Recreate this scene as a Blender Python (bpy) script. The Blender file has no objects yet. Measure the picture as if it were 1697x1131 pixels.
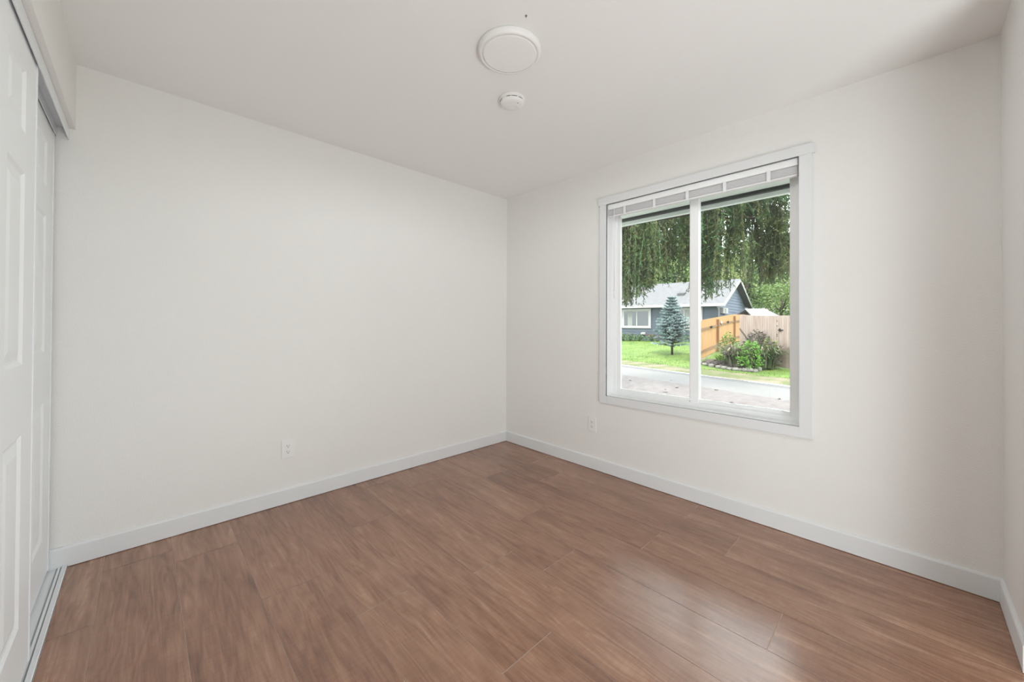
import bpy, bmesh, math, random
from mathutils import Vector, Matrix

SC = bpy.context.scene
COL = SC.collection
PI = math.pi
V = Vector

# ------------------------------------------------------------------ camera, sky, sun, added fill lights, exposure
F_PX, CY = 633.94, 531.46                      # focal length and principal row of the 1697 x 1131 photograph
YAW, PITCH, ROLL = 0.8025, 0.0078, 0.0046
CAM = V((-2.6507, -2.8238, 1.1822))
FWD = V((math.cos(YAW)*math.cos(PITCH), math.sin(YAW)*math.cos(PITCH), math.sin(PITCH)))
_r = V((math.sin(YAW), -math.cos(YAW), 0)); _u = _r.cross(FWD)
RGT = _r*math.cos(ROLL) + _u*math.sin(ROLL)
UPV = _u*math.cos(ROLL) - _r*math.sin(ROLL)
cd = bpy.data.cameras.new('camera'); cam = bpy.data.objects.new('camera', cd); COL.objects.link(cam)
cd.sensor_width = 36.0; cd.lens = F_PX/1697*36; cd.shift_y = -(565.5-CY)/1697; cd.clip_start = 0.02; cd.clip_end = 400
M = Matrix((RGT, UPV, -FWD)).transposed().to_4x4(); M.translation = CAM
cam.matrix_world = M
SC.camera = cam

W = bpy.data.worlds.new('overcast_sky'); SC.world = W; W.use_nodes = True
wn = W.node_tree; bg = wn.nodes['Background']
bg.inputs['Color'].default_value = (0.92, 0.97, 1.0, 1); bg.inputs['Strength'].default_value = 6.2

sd = bpy.data.lights.new('sun', 'SUN'); sun = bpy.data.objects.new('sun', sd); COL.objects.link(sun)
sd.energy = 7.6; sd.angle = math.radians(14); sd.color = (1.0, 0.96, 0.9)
sun.rotation_euler = V((0.50, 0.42, -0.9)).to_track_quat('-Z', 'Y').to_euler()

def area_fill(name, loc, look, sx, sy, power, color):
    d = bpy.data.lights.new(name, 'AREA'); d.shape = 'RECTANGLE'; d.size = sx; d.size_y = sy
    d.energy = power; d.color = color
    o = bpy.data.objects.new(name, d); COL.objects.link(o); o.location = loc
    o.rotation_euler = (V(look)-V(loc)).to_track_quat('-Z', 'Y').to_euler()
    return o
# added fill lights, unseen behind the camera, that brighten the room
area_fill('added_hall_fill', (-2.95, -4.35, 1.0), (0.0, -1.75, 0.75), 1.4, 1.5, 20, (0.92, 0.98, 1.0))
area_fill('added_upward_fill', (-1.75, -4.1, 0.35), (-1.1, -1.2, 2.44), 1.3, 0.8, 40, (0.92, 0.98, 1.0))

SC.view_settings.view_transform = 'Standard'; SC.view_settings.look = 'None'
SC.view_settings.exposure = -0.10; SC.view_settings.gamma = 1.0; SC.view_settings.use_curve_mapping = False
SC.cycles.diffuse_bounces = 8; SC.cycles.max_bounces = 14; SC.cycles.transparent_max_bounces = 16
SC.cycles.use_denoising = True
SC.cycles.sample_clamp_indirect = 6

# ------------------------------------------------------------------ helpers
def pix(px, py=538.0):
    """direction of a viewing ray, scaled so that one unit is one metre along the optical axis"""
    return FWD + RGT*((px-848.5)/F_PX) + UPV*((CY-py)/F_PX)
def at(px, depth, z=None):
    p = CAM + pix(px)*depth
    if z is not None: p.z = z
    return p
def on_line(px, P, d):
    """where the vertical plane through a pixel column meets the ground line P + s d: returns s"""
    r = pix(px); ax, ay = P[0]-CAM.x, P[1]-CAM.y
    # CAM + t r = P + s d
    det = r.x*(-d[1]) - r.y*(-d[0])
    s = (r.x*ay - r.y*ax)/det
    return s

class MB:
    def __init__(s): s.v = []; s.f = []; s.m = []; s.sm = []; s.uv = None
    def add(s, vs, fs, mi=0, smooth=False):
        b = len(s.v); s.v += [tuple(v) for v in vs]
        for f in fs: s.f.append([b+i for i in f]); s.m.append(mi); s.sm.append(smooth)
    def box(s, x0, x1, y0, y1, z0, z1, mi=0):
        vs = [(x, y, z) for z in (z0, z1) for y in (y0, y1) for x in (x0, x1)]
        s.add(vs, [(0,2,3,1), (4,5,7,6), (0,1,5,4), (2,6,7,3), (0,4,6,2), (1,3,7,5)], mi)
    def obox(s, P, dx, dy, dz, mi=0):
        """box from corner P with three edge vectors"""
        P, dx, dy, dz = V(P), V(dx), V(dy), V(dz)
        vs = [P+dx*i+dy*j+dz*k for k in (0,1) for j in (0,1) for i in (0,1)]
        s.add(vs, [(0,2,3,1), (4,5,7,6), (0,1,5,4), (2,6,7,3), (0,4,6,2), (1,3,7,5)], mi)
    def prism(s, poly, ext, mi=0):
        n = len(poly); ext = V(ext)
        vs = [V(p) for p in poly] + [V(p)+ext for p in poly]
        s.add(vs, [tuple(range(n))[::-1], tuple(range(n, 2*n))] + [(i, (i+1) % n, n+(i+1) % n, n+i) for i in range(n)], mi)
    def tube(s, pts, rad, n=8, mi=0, cap=True):
        pts = [V(p) for p in pts]; rings = []
        for i, p in enumerate(pts):
            d = (pts[min(i+1, len(pts)-1)] - pts[max(i-1, 0)]).normalized()
            a = d.cross(V((0.31, 0.17, 0.94)))
            if a.length < 1e-3: a = d.cross(V((1, 0, 0)))
            a.normalize(); b = d.cross(a)
            r = rad[i] if isinstance(rad, (list, tuple)) else rad
            rings.append([p + (a*math.cos(t) + b*math.sin(t))*r for t in [2*PI*k/n for k in range(n)]])
        vs = [v for rg in rings for v in rg]
        fs = [(i*n+k, i*n+(k+1) % n, (i+1)*n+(k+1) % n, (i+1)*n+k) for i in range(len(pts)-1) for k in range(n)]
        if cap: fs += [tuple(range(n))[::-1], tuple((len(pts)-1)*n+k for k in range(n))]
        s.add(vs, fs, mi, True)
    def lathe(s, prof, c, n=48, mi=0, smooth=True):
        """profile of (radius, z) turned about a vertical axis through c"""
        vs = []
        for r, z in prof:
            for k in range(n): vs.append((c[0]+r*math.cos(2*PI*k/n), c[1]+r*math.sin(2*PI*k/n), c[2]+z))
        fs = [(i*n+k, i*n+(k+1) % n, (i+1)*n+(k+1) % n, (i+1)*n+k) for i in range(len(prof)-1) for k in range(n)]
        fs += [tuple(range(n))[::-1], tuple((len(prof)-1)*n+k for k in range(n))]
        s.add(vs, fs, mi, smooth)
    def build(s, name, mats, parent=None, bevel=0):
        me = bpy.data.meshes.new(name); me.from_pydata(s.v, [], s.f)
        if not isinstance(mats, (list, tuple)): mats = [mats]
        for m in mats: me.materials.append(m)
        me.polygons.foreach_set('material_index', s.m); me.polygons.foreach_set('use_smooth', s.sm)
        if s.uv:
            l = me.uv_layers.new(name='UVMap'); flat = [c for f in s.uv for q in f for c in q]
            l.data.foreach_set('uv', flat)
        me.update()
        o = bpy.data.objects.new(name, me); COL.objects.link(o)
        if parent is not None:
            o.parent = parent; o.matrix_parent_inverse = Matrix.Translation(-parent.location)
        if bevel:
            b = o.modifiers.new('bevel', 'BEVEL'); b.width = bevel; b.segments = 2; b.limit_method = 'ANGLE'
        return o

def tag(o, label, cat, group=None, kind=None):
    o['label'] = label; o['category'] = cat
    if group: o['group'] = group
    if kind: o['kind'] = kind
    return o
def thing(name, loc, label, cat, group=None, kind=None):
    o = bpy.data.objects.new(name, None); COL.objects.link(o); o.location = loc; o.empty_display_size = 0.1
    return tag(o, label, cat, group, kind)
def struct(o): o['kind'] = 'structure'; return o
def copy_tree(o, parent=None):
    c = o.copy(); COL.objects.link(c)
    if parent is not None: c.parent = parent
    for ch in [x for x in COL.objects if x.parent == o]: copy_tree(ch, c)
    return c

# ------------------------------------------------------------------ materials
ALB = 1.0      # overall paleness of a set of materials
def mat(name, col, rough=0.5, metal=0.0, spec=0.5, vary=None, scale=20.0, bump=0.0, bscale=200.0, bdist=0.002, stretch=None, detail=4):
    col = tuple(c*ALB for c in col); vary = [tuple(c*ALB for c in q) for q in vary] if vary else vary
    m = bpy.data.materials.new(name); m.use_nodes = True
    nt = m.node_tree; b = nt.nodes['Principled BSDF']
    b.inputs['Base Color'].default_value = (*col, 1); b.inputs['Roughness'].default_value = rough
    b.inputs['Metallic'].default_value = metal; b.inputs['Specular IOR Level'].default_value = spec
    tc = nt.nodes.new('ShaderNodeTexCoord'); src = tc.outputs['Object']
    if stretch:
        mp = nt.nodes.new('ShaderNodeMapping'); mp.inputs['Scale'].default_value = stretch
        nt.links.new(src, mp.inputs['Vector']); src = mp.outputs['Vector']
    if vary:
        n = nt.nodes.new('ShaderNodeTexNoise'); n.inputs['Scale'].default_value = scale; n.inputs['Detail'].default_value = detail
        nt.links.new(src, n.inputs['Vector'])
        r = nt.nodes.new('ShaderNodeValToRGB'); cs = [col] + list(vary)
        e = r.color_ramp.elements
        while len(e) < len(cs): e.new(0.5)
        for i, c in enumerate(cs):
            e[i].position = 0.3 + 0.4*i/(len(cs)-1); e[i].color = (*c, 1)
        nt.links.new(n.outputs['Fac'], r.inputs['Fac']); nt.links.new(r.outputs['Color'], b.inputs['Base Color'])
    if bump:
        n2 = nt.nodes.new('ShaderNodeTexNoise'); n2.inputs['Scale'].default_value = bscale; n2.inputs['Detail'].default_value = 3
        nt.links.new(src, n2.inputs['Vector'])
        bp = nt.nodes.new('ShaderNodeBump'); bp.inputs['Strength'].default_value = bump; bp.inputs['Distance'].default_value = bdist
        nt.links.new(n2.outputs['Fac'], bp.inputs['Height']); nt.links.new(bp.outputs['Normal'], b.inputs['Normal'])
    return m

def leaf_mat(name, cols, scale=6.0, rough=0.5, trans=0.3):
    m = mat(name, cols[0], rough, vary=cols[1:], scale=scale, spec=0.3)
    nt = m.node_tree; b = nt.nodes['Principled BSDF']; out = nt.nodes['Material Output']
    t = nt.nodes.new('ShaderNodeBsdfTranslucent'); mx = nt.nodes.new('ShaderNodeMixShader'); mx.inputs[0].default_value = trans
    src = b.inputs['Base Color'].links[0].from_socket
    nt.links.new(src, t.inputs['Color'])
    nt.links.new(b.outputs[0], mx.inputs[1]); nt.links.new(t.outputs[0], mx.inputs[2]); nt.links.new(mx.outputs[0], out.inputs['Surface'])
    return m

def glass_mat(name, tint=(0.95, 0.97, 0.96)):
    m = bpy.data.materials.new(name); m.use_nodes = True; nt = m.node_tree
    for n in list(nt.nodes): nt.nodes.remove(n)
    out = nt.nodes.new('ShaderNodeOutputMaterial'); mx = nt.nodes.new('ShaderNodeMixShader')
    t = nt.nodes.new('ShaderNodeBsdfTransparent'); g = nt.nodes.new('ShaderNodeBsdfGlossy'); fr = nt.nodes.new('ShaderNodeFresnel')
    t.inputs['Color'].default_value = (*tint, 1); g.inputs['Roughness'].default_value = 0.0; fr.inputs['IOR'].default_value = 1.45
    nt.links.new(fr.outputs[0], mx.inputs[0]); nt.links.new(t.outputs[0], mx.inputs[1]); nt.links.new(g.outputs[0], mx.inputs[2])
    nt.links.new(mx.outputs[0], out.inputs['Surface'])
    return m

M_wall = mat('cream_wall_paint', (0.82, 0.812, 0.792), 0.6, spec=0.25, bump=0.85, bscale=190, bdist=0.0022)
M_ceil = mat('ceiling_paint', (0.855, 0.852, 0.84), 0.7, spec=0.2, bump=0.2, bscale=160, bdist=0.0015)
M_trim = mat('white_trim_paint', (0.755, 0.768, 0.776), 0.55, spec=0.35)
M_door = mat('white_door_paint', (0.82, 0.835, 0.845), 0.5, spec=0.4, bump=0.06, bscale=60, bdist=0.001, stretch=(6, 6, 0.4))
M_alu = mat('white_enamel_metal', (0.78, 0.80, 0.82), 0.35, metal=0.0, spec=0.6)
M_groove = mat('grey_track_metal', (0.34, 0.37, 0.39), 0.4, metal=0.6)
M_vinyl = mat('white_vinyl', (0.91, 0.92, 0.92), 0.3, spec=0.5)
M_plast = mat('white_plastic', (0.83, 0.825, 0.81), 0.35)
M_dark = mat('dark_slot', (0.03, 0.03, 0.03), 0.6)
M_gask = mat('grey_gasket', (0.16, 0.17, 0.18), 0.6)
M_glass = glass_mat('window_glass')
M_slat = mat('blind_slat', (0.80, 0.795, 0.80), 0.4)
M_clear = mat('frosted_plastic', (0.82, 0.82, 0.83), 0.55)

def wood_floor():
    m = bpy.data.materials.new('walnut_plank'); m.use_nodes = True; nt = m.node_tree; b = nt.nodes['Principled BSDF']
    L = nt.links.new; N = nt.nodes.new
    uv = N('ShaderNodeUVMap'); uv.uv_map = 'UVMap'
    def noise(sx, sy, sc, det, dist=0.0, rough=0.55):
        mp = N('ShaderNodeMapping'); mp.inputs['Scale'].default_value = (sx, sy, 1); L(uv.outputs[0], mp.inputs[0])
        n = N('ShaderNodeTexNoise'); n.inputs['Scale'].default_value = sc; n.inputs['Detail'].default_value = det
        n.inputs['Distortion'].default_value = dist; n.inputs['Roughness'].default_value = rough
        L(mp.outputs[0], n.inputs['Vector']); return n.outputs['Fac']
    big = noise(1.1, 7.0, 1.0, 3, 0.6)
    mid = noise(1.3, 15, 1.5, 5, 1.6, 0.58)
    fine = noise(7, 130, 1.5, 4, 0.2, 0.6)
    cross = noise(60, 14, 1.2, 2, 0.0)
    # growth rings drawn out along the plank
    mp = N('ShaderNodeMapping'); mp.inputs['Scale'].default_value = (0.75, 5.2, 1); L(uv.outputs[0], mp.inputs[0])
    n0 = N('ShaderNodeTexNoise'); n0.inputs['Scale'].default_value = 1.5; n0.inputs['Detail'].default_value = 2; L(mp.outputs[0], n0.inputs['Vector'])
    mm = N('ShaderNodeMath'); mm.operation = 'MULTIPLY'; mm.inputs[1].default_value = 13.0; L(n0.outputs['Fac'], mm.inputs[0])
    fr = N('ShaderNodeMath'); fr.operation = 'PINGPONG'; fr.inputs[1].default_value = 0.5; L(mm.outputs[0], fr.inputs[0])
    def math_(op, a, c):
        x = N('ShaderNodeMath'); x.operation = op
        for i, q in enumerate((a, c)):
            if isinstance(q, (int, float)): x.inputs[i].default_value = q
            else: L(q, x.inputs[i])
        return x.outputs[0]
    s = math_('MULTIPLY', big, 0.46)
    s = math_('ADD', s, math_('MULTIPLY', mid, 0.52))
    s = math_('ADD', s, math_('MULTIPLY', fine, 0.26))
    s = math_('ADD', s, math_('MULTIPLY', cross, 0.12))
    s = math_('ADD', s, math_('MULTIPLY', fr.outputs[0], 0.20))
    g = N('ShaderNodeNewGeometry')
    s = math_('ADD', s, math_('MULTIPLY', g.outputs['Random Per Island'], 0.10))
    r = N('ShaderNodeValToRGB'); e = r.color_ramp.elements
    st = [(0.52, (0.125, 0.050, 0.027)), (0.70, (0.245, 0.114, 0.064)), (0.88, (0.345, 0.180, 0.109)), (1.02, (0.48, 0.285, 0.185))]
    while len(e) < len(st): e.new(0.5)
    for i, (p, c) in enumerate(st): e[i].position = p; e[i].color = (*c, 1)
    L(s, r.inputs['Fac'])
    # knots
    mk = N('ShaderNodeMapping'); mk.inputs['Scale'].default_value = (2.1, 4.2, 1); L(uv.outputs[0], mk.inputs[0])
    vo = N('ShaderNodeTexVoronoi'); vo.inputs['Scale'].default_value = 1.0; vo.inputs['Randomness'].default_value = 1.0; L(mk.outputs[0], vo.inputs['Vector'])
    kn = N('ShaderNodeMapRange'); kn.inputs['From Min'].default_value = 0.0; kn.inputs['From Max'].default_value = 0.15
    kn.inputs['To Min'].default_value = 0.5; kn.inputs['To Max'].default_value = 0.0; L(vo.outputs['Distance'], kn.inputs['Value'])
    kf = math_('MULTIPLY', kn.outputs[0], math_('ADD', mid, 0.15))
    mx = N('ShaderNodeMix'); mx.data_type = 'RGBA'; L(kf, mx.inputs['Factor']); L(r.outputs['Color'], mx.inputs[6])
    mx.inputs[7].default_value = (0.12, 0.045, 0.024, 1)
    L(mx.outputs[2], b.inputs['Base Color'])
    b.inputs['Roughness'].default_value = 0.24; b.inputs['Specular IOR Level'].default_value = 1.0
    bp = N('ShaderNodeBump'); bp.inputs['Strength'].default_value = 0.12; bp.inputs['Distance'].default_value = 0.001
    L(fine, bp.inputs['Height']); L(bp.outputs[0], b.inputs['Normal'])
    return m
M_floor = wood_floor()
M_seam = mat('seam_highlight', (0.66, 0.50, 0.40), 0.5)  # pale seam colour paints in the highlight along the plank edges

# ------------------------------------------------------------------ the room shell
H, WL, WX, XD = 2.44, -3.105, 0.0, -2.893       # ceiling, front wall y, window wall x, closet header x
CB = -3.56                                     # back of the closet
rnd = random.Random(4)

fl = MB(); fl.uv = []
PW, PL, GAP = 0.2525, 1.2675, 0.0032
fl.box(CB, 0.0, WL-0.12, 0.0, -0.08, -0.0012, 1); fl.uv += [[(0, 0)]*4]*6
first = [-1.870, -2.170, -0.580, -1.197, -1.610, -1.395, -0.603, -1.280, -0.914, -0.322, -1.45, -0.612, -1.0, -0.4, -1.2]
for n, j in enumerate(first):
    x1 = -PW*n + (0.0 if n == 0 else 0.001) - 0.0; x0 = -PW*(n+1)
    x1 = min(x1, 0.0)
    if x1 <= CB: break
    x0 = max(x0, CB)
    ys = [j + PL*k for k in range(-4, 4)]
    ys = sorted([y for y in ys if WL-0.12 < y < 0] + [0.0, WL-0.12])
    for a, c in zip(ys[:-1], ys[1:]):
        g = GAP/2
        X0, X1, Y0, Y1 = x0+g*0.9, x1-g*0.9, a+g, c-g
        fl.add([(X0, Y0, 0), (X1, Y0, 0), (X1, Y1, 0), (X0, Y1, 0)], [(0, 1, 2, 3)], 0)
        u0, v0 = rnd.uniform(0, 60), rnd.uniform(0, 60)
        fl.uv.append([(u0+Y0, v0+X0), (u0+Y0, v0+X1), (u0+Y1, v0+X1), (u0+Y1, v0+X0)])
struct(fl.build('floor', [M_floor, M_seam]))

b = MB(); b.box(CB-0.1, 0.14, -5.6, 0.1, H, H+0.1); struct(b.build('ceiling', M_ceil))
b = MB(); b.box(CB-0.1, 0.14, 0.0, 0.12, -0.1, H); struct(b.build('wall_back', M_wall))
# window wall with its opening
OY0, OY1, OZ0, OZ1 = -2.402, -1.165, 0.6135, 2.128
b = MB()
b.box(0, 0.14, -5.6, OY0-0.006, -0.6, H); b.box(0, 0.14, OY1+0.006, 0.0, -0.6, H)
b.box(0, 0.14, OY0-0.006, OY1+0.006, -0.6, OZ0-0.006); b.box(0, 0.14, OY0-0.006, OY1+0.006, OZ1+0.006, H)
struct(b.build('wall_right', M_wall))
# front wall behind the camera, its doorway opening widened to pass the added fill light
b = MB()
b.box(CB, -2.88, WL-0.12, WL, 0, H); b.box(-0.50, 0.0, WL-0.12, WL, 0, H); b.box(-2.88, -0.50, WL-0.12, WL, 2.40, H)
struct(b.build('wall_front', M_wall))
# closet side: header, end wall, closet back
CE = -1.60
b = MB()
b.box(XD-0.10, XD, CE, 0.0, 2.12, H)
b.box(CB, XD, WL, CE, 0, H)
struct(b.build('wall_left', M_wall))
b = MB(); b.box(CB-0.1, CB, -5.6, 0.0, -0.1, H); struct(b.build('wall_closet', M_wall))
# hallway
b = MB(); b.box(CB-0.1, 0.0, -5.6, WL-0.12, -0.1, 0.0); struct(b.build('floor_hallway', M_floor))
b = MB(); b.box(CB-0.1, 0.14, -5.7, -5.6, -0.1, H+0.1); struct(b.build('wall_hallway', M_wall))

# baseboards
prof = [(0, 0.003), (0.0125, 0.003), (0.0125, 0.0925), (0.0095, 0.0985), (0.006, 0.101), (0, 0.101)]
b = MB(); b.prism([(-2.985, -t, z) for t, z in prof], (2.985-0.0, 0, 0)); struct(b.build('baseboard_back', M_trim))
b = MB(); b.prism([(-t, WL, z) for t, z in prof], (0, -WL-0.0125, 0)); struct(b.build('baseboard_right', M_trim))
b = MB(); b.prism([(-0.49, WL+t, z) for t, z in prof], (0.49-0.0125, 0, 0)); struct(b.build('baseboard_front', M_trim))

# ------------------------------------------------------------------ closet: sliding doors and tracks
def panel_door(name, xf, y0, y1, z0, z1, th, label):
    root = thing(name, (xf, (y0+y1)/2, z0), label, 'closet door', kind='structure')
    mb = MB(); e = 0.012
    ya, yb = y0+e, y1-e
    mb.box(xf-th, xf-0.010, ya, yb, z0, z1)
    st, mid = 0.150, 0.10
    pw = (yb-ya-2*st-mid)/2
    cols = [(ya+st, ya+st+pw), (yb-st-pw, yb-st)]
    rows = [(0.213, 0.823), (1.045, 1.652), (1.778, 1.977)]
    ygrid = [ya, cols[0][0], cols[0][1], cols[1][0], cols[1][1], yb]
    zgrid = [z0, *[q for r in rows for q in r], z1]
    for i in range(5):
        for k in range(7):
            if i in (1, 3) and k in (1, 3, 5):
                A, B, C, D = ygrid[i], ygrid[i+1], zgrid[k], zgrid[k+1]
                lv = [(0, 0), (0.010, -0.007), (0.017, -0.0085), (0.024, -0.0075), (0.050, -0.0015)]
                rect = lambda q, d: [(xf+d, A+q, C+q), (xf+d, B-q, C+q), (xf+d, B-q, D-q), (xf+d, A+q, D-q)]
                for (q0, d0), (q1, d1) in zip(lv[:-1], lv[1:]):
                    r0, r1 = rect(q0, d0), rect(q1, d1)
                    mb.add(r0+r1, [(s_, (s_+1) % 4, 4+(s_+1) % 4, 4+s_) for s_ in range(4)])
                mb.add(rect(*lv[-1]), [(0, 1, 2, 3)])
            else:
                mb.add([(xf, ygrid[i], zgrid[k]), (xf, ygrid[i+1], zgrid[k]), (xf, ygrid[i+1], zgrid[k+1]), (xf, ygrid[i], zgrid[k+1])], [(0, 1, 2, 3)])
    mb.box(xf-0.010, xf-0.0099, ya, yb, z0, z1)
    for zz in (z0, z1): mb.add([(xf-0.01, ya, zz), (xf, ya, zz), (xf, yb, zz), (xf-0.01, yb, zz)], [(0, 1, 2, 3)])
    mb.build('door_panel', M_door, root)
    for (a, c) in ((y0, y0+e), (y1-e, y1)):
        t = MB(); t.box(xf-th-0.002, xf+0.0035, a, c, z0, z1); t.build('edge_trim', M_alu, root, 0.0015)
    return root
panel_door('door_1', -2.9225, -1.585, -0.715, 0.016, 2.098, 0.026, 'nearer white six-panel sliding closet door at the left picture edge, in the front channel')
panel_door('door_2', -2.9600, -0.886, -0.016, 0.016, 2.098, 0.024, 'farther white sliding closet door in the rear channel, closed against the left wall')

t = thing('top_door_track', (-2.95, -0.8, 2.12), 'white metal double track with valance strip under the closet header', 'track')
b = MB(); b.box(-2.916, -2.913, CE, -0.001, 2.063, 2.119); b.build('valance', M_alu, t)
b = MB(); b.box(-2.992, -2.916, CE, -0.001, 2.116, 2.119); b.box(-2.9545, -2.952, CE, -0.001, 2.067, 2.116); b.box(-2.992, -2.9895, CE, -0.001, 2.067, 2.116)
b.build('double_channel', M_alu, t)
t = thing('floor_door_track', (-2.94, -0.8, 0), 'white two-groove metal floor track under the closet doors', 'track')
b = MB(); b.box(-2.988, -2.899, CE, -0.0135, 0.0, 0.005)
for x0, x1 in ((-2.903, -2.899), (-2.9155, -2.9125), (-2.988, -2.9845)): b.box(x0, x1, CE, -0.0135, 0.005, 0.012)
b.prism([(-2.9125, CE, 0.012), (-2.903, CE, 0.0135), (-2.899, CE, 0.011), (-2.899, CE, 0.005), (-2.9125, CE, 0.005)], (0, -0.0135-CE, 0))
b.build('track_base', M_alu, t)
for x0, x1 in ((-2.9205, -2.9158), (-2.9345, -2.9285)):
    g = MB(); g.box(x0, x1, CE, -0.0138, 0.0051, 0.0062); g.build('groove', M_groove, t)
b = MB(); b.box(-2.9285, -2.9205, CE, -0.0138, 0.005, 0.010); b.build('guide_rib', M_alu, t)

# ------------------------------------------------------------------ the window
w = thing('window_1', (0, (OY0+OY1)/2, OZ0), 'white vinyl sliding window with flat white casing in the right wall', 'window', kind='structure')
CF = -0.017; CW = 0.058
def part(name, m, parent, boxes, bevel=0.0):
    mb = MB()
    for q in boxes: mb.box(*q)
    return mb.build(name, m, parent, bevel)
part('head_casing', M_trim, w, [(CF-0.004, 0, OY0-CW-0.012, OY1+CW+0.012, OZ1, OZ1+0.056)], 0.001)
part('side_casing', M_trim, w, [(CF, 0, OY0-CW, OY0, OZ0-CW, OZ1)], 0.001)
part('side_casing', M_trim, w, [(CF, 0, OY1, OY1+CW, OZ0-CW, OZ1)], 0.001)
part('bottom_casing', M_trim, w, [(CF, 0, OY0, OY1, OZ0-CW, OZ0)], 0.001)
JX = 0.092; jt = 0.006
part('jamb_liner', M_vinyl, w, [(-0.012, 0.139, OY0-jt, OY0, OZ0-jt, OZ1+jt), (-0.012, 0.139, OY1, OY1+jt, OZ0-jt, OZ1+jt),
                               (-0.012, 0.139, OY0, OY1, OZ0-jt, OZ0), (-0.012, 0.139, OY0, OY1, OZ1, OZ1+jt)])
fw = 0.032
part('window_frame', M_vinyl, w, [(JX, 0.150, OY0, OY0+fw, OZ0, OZ1), (JX, 0.150, OY1-fw, OY1, OZ0, OZ1),
                                  (JX, 0.150, OY0+fw, OY1-fw, OZ0, OZ0+0.022), (JX, 0.150, OY0+fw, OY1-fw, OZ1-fw, OZ1),
                                  (JX, JX+0.004, OY0+fw, OY1-fw, OZ0+0.022, OZ0+0.030), (0.120, 0.150, OY0+fw, OY1-fw, OZ0+0.022, OZ0+0.034)], 0.0015)
YM = -1.797
# fixed right sash and the sliding left sash
fs = part('fixed_sash', M_vinyl, w, [(0.108, 0.138, OY0+fw, OY0+fw+0.032, OZ0+0.022, OZ1-fw), (0.094, 0.138, YM-0.028, YM+0.028, OZ0+0.024, OZ1-fw),
                                     (0.106, 0.138, OY0+fw+0.032, YM-0.028, OZ0+0.022, OZ0+0.052), (0.110, 0.138, OY0+fw+0.032, YM-0.028, OZ1-fw-0.03, OZ1-fw)], 0.0015)
part('gasket', M_gask, fs, [(0.1212, 0.1228, OY0+fw+0.032, OY0+fw+0.0345, OZ0+0.052, OZ1-fw-0.03)])
part('glass_pane', M_glass, w, [(0.124, 0.127, OY0+fw+0.030, YM-0.026, OZ0+0.050, OZ1-fw-0.028)])
ss = part('sliding_sash', M_vinyl, w, [(0.098, 0.119, OY1-fw-0.030, OY1-fw, OZ0+0.030, OZ1-fw), (0.098, 0.119, YM+0.028, OY1-fw-0.030, OZ0+0.026, OZ0+0.052),
                                       (0.098, 0.119, YM+0.028, OY1-fw-0.030, OZ1-fw-0.03, OZ1-fw), (0.102, 0.119, YM+0.028, YM+0.034, OZ0+0.052, OZ1-fw-0.03)], 0.0015)
part('gasket', M_gask, ss, [(0.0975, 0.0995, YM+0.0285, YM+0.0325, OZ0+0.026, OZ0+0.038)])
part('glass_pane', M_glass, w, [(0.107, 0.110, YM+0.026, OY1-fw-0.028, OZ0+0.050, OZ1-fw-0.028)])

# raised mini blind
bl = thing('window_blind', (0.03, (OY0+OY1)/2, OZ1), 'raised white mini blind stacked at the top of the window', 'blind')
B0, B1 = OY0+0.008, OY1-0.006
HB = OZ1-0.002
part('headrail', M_vinyl, bl, [(0.000, 0.034, B0, B1, HB-0.040, HB)], 0.002)
sl = MB()
for k in range(14):
    z = HB-0.0445-0.0031*k; x0 = 0.0030 + 0.0012*(k % 2) + (0.002 if k < 4 else 0)
    sl.prism([(x0, B0+0.002, z-0.0016), (x0, B0+0.002, z), (x0+0.012, B0+0.002, z+0.0012), (x0+0.025, B0+0.002, z), (x0+0.012, B0+0.002, z-0.0018)], (0, B1-B0-0.004, 0))
sl.build('slat_stack', M_slat, bl)
part('bottom_rail', M_slat, bl, [(0.005, 0.031, B0+0.002, B1-0.002, HB-0.0995, HB-0.0885)], 0.002)
for px in (1035, 1084, 1139, 1201, 1274):
    r = pix(px); y = CAM.y + r.y*(0.0-CAM.x)/r.x
    c = MB(); c.box(-0.0035, -0.0015, y-0.010, y+0.010, HB-0.1015, HB-0.036); c.box(-0.0035, 0.018, y-0.010, y+0.010, HB-0.1035, HB-0.1015)
    c.build('slat_clip', M_clear, bl)
wd = MB(); wd.tube([(-0.008, OY1-0.068, HB-0.040), (-0.010, OY1-0.068, HB-0.07), (-0.008, OY1-0.069, 1.40)], [0.002, 0.0026, 0.0032], 8)
wd.tube([(-0.008, OY1-0.069, 1.44), (-0.008, OY1-0.069, 1.385)], [0.004, 0.0045], 8); wd.tube([(0.002, OY1-0.068, HB-0.034), (-0.008, OY1-0.068, HB-0.042)], 0.0018, 6)
wd.build('tilt_wand', M_clear, bl)

# ------------------------------------------------------------------ ceiling lamp, smoke detector, outlets, ceiling hook
LC = (-1.452, -1.560, H)
t = thing('ceiling_light', LC, 'round flat white flush ceiling lamp, the larger of the two ceiling discs', 'ceiling lamp')
b = MB(); b.lathe([(0.138, 0), (0.143, -0.003), (0.1445, -0.010), (0.1400, -0.024), (0.1355, -0.029), (0.1265, -0.0305), (0.1255, -0.0285), (0.120, -0.0285)], LC, 72); b.build('housing', M_plast, t)
dm = mat('lamp_diffuser', (0.82, 0.81, 0.80), 0.45); dn = dm.node_tree.nodes['Principled BSDF']
dn.inputs['Emission Color'].default_value = (1, 0.97, 0.92, 1); dn.inputs['Emission Strength'].default_value = 0.04
b = MB(); b.lathe([(0.1245, -0.0275), (0.1245, -0.0292), (0.115, -0.0305), (0.06, -0.0318), (0.004, -0.0322)], LC, 72); b.build('diffuser', dm, t)
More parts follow.
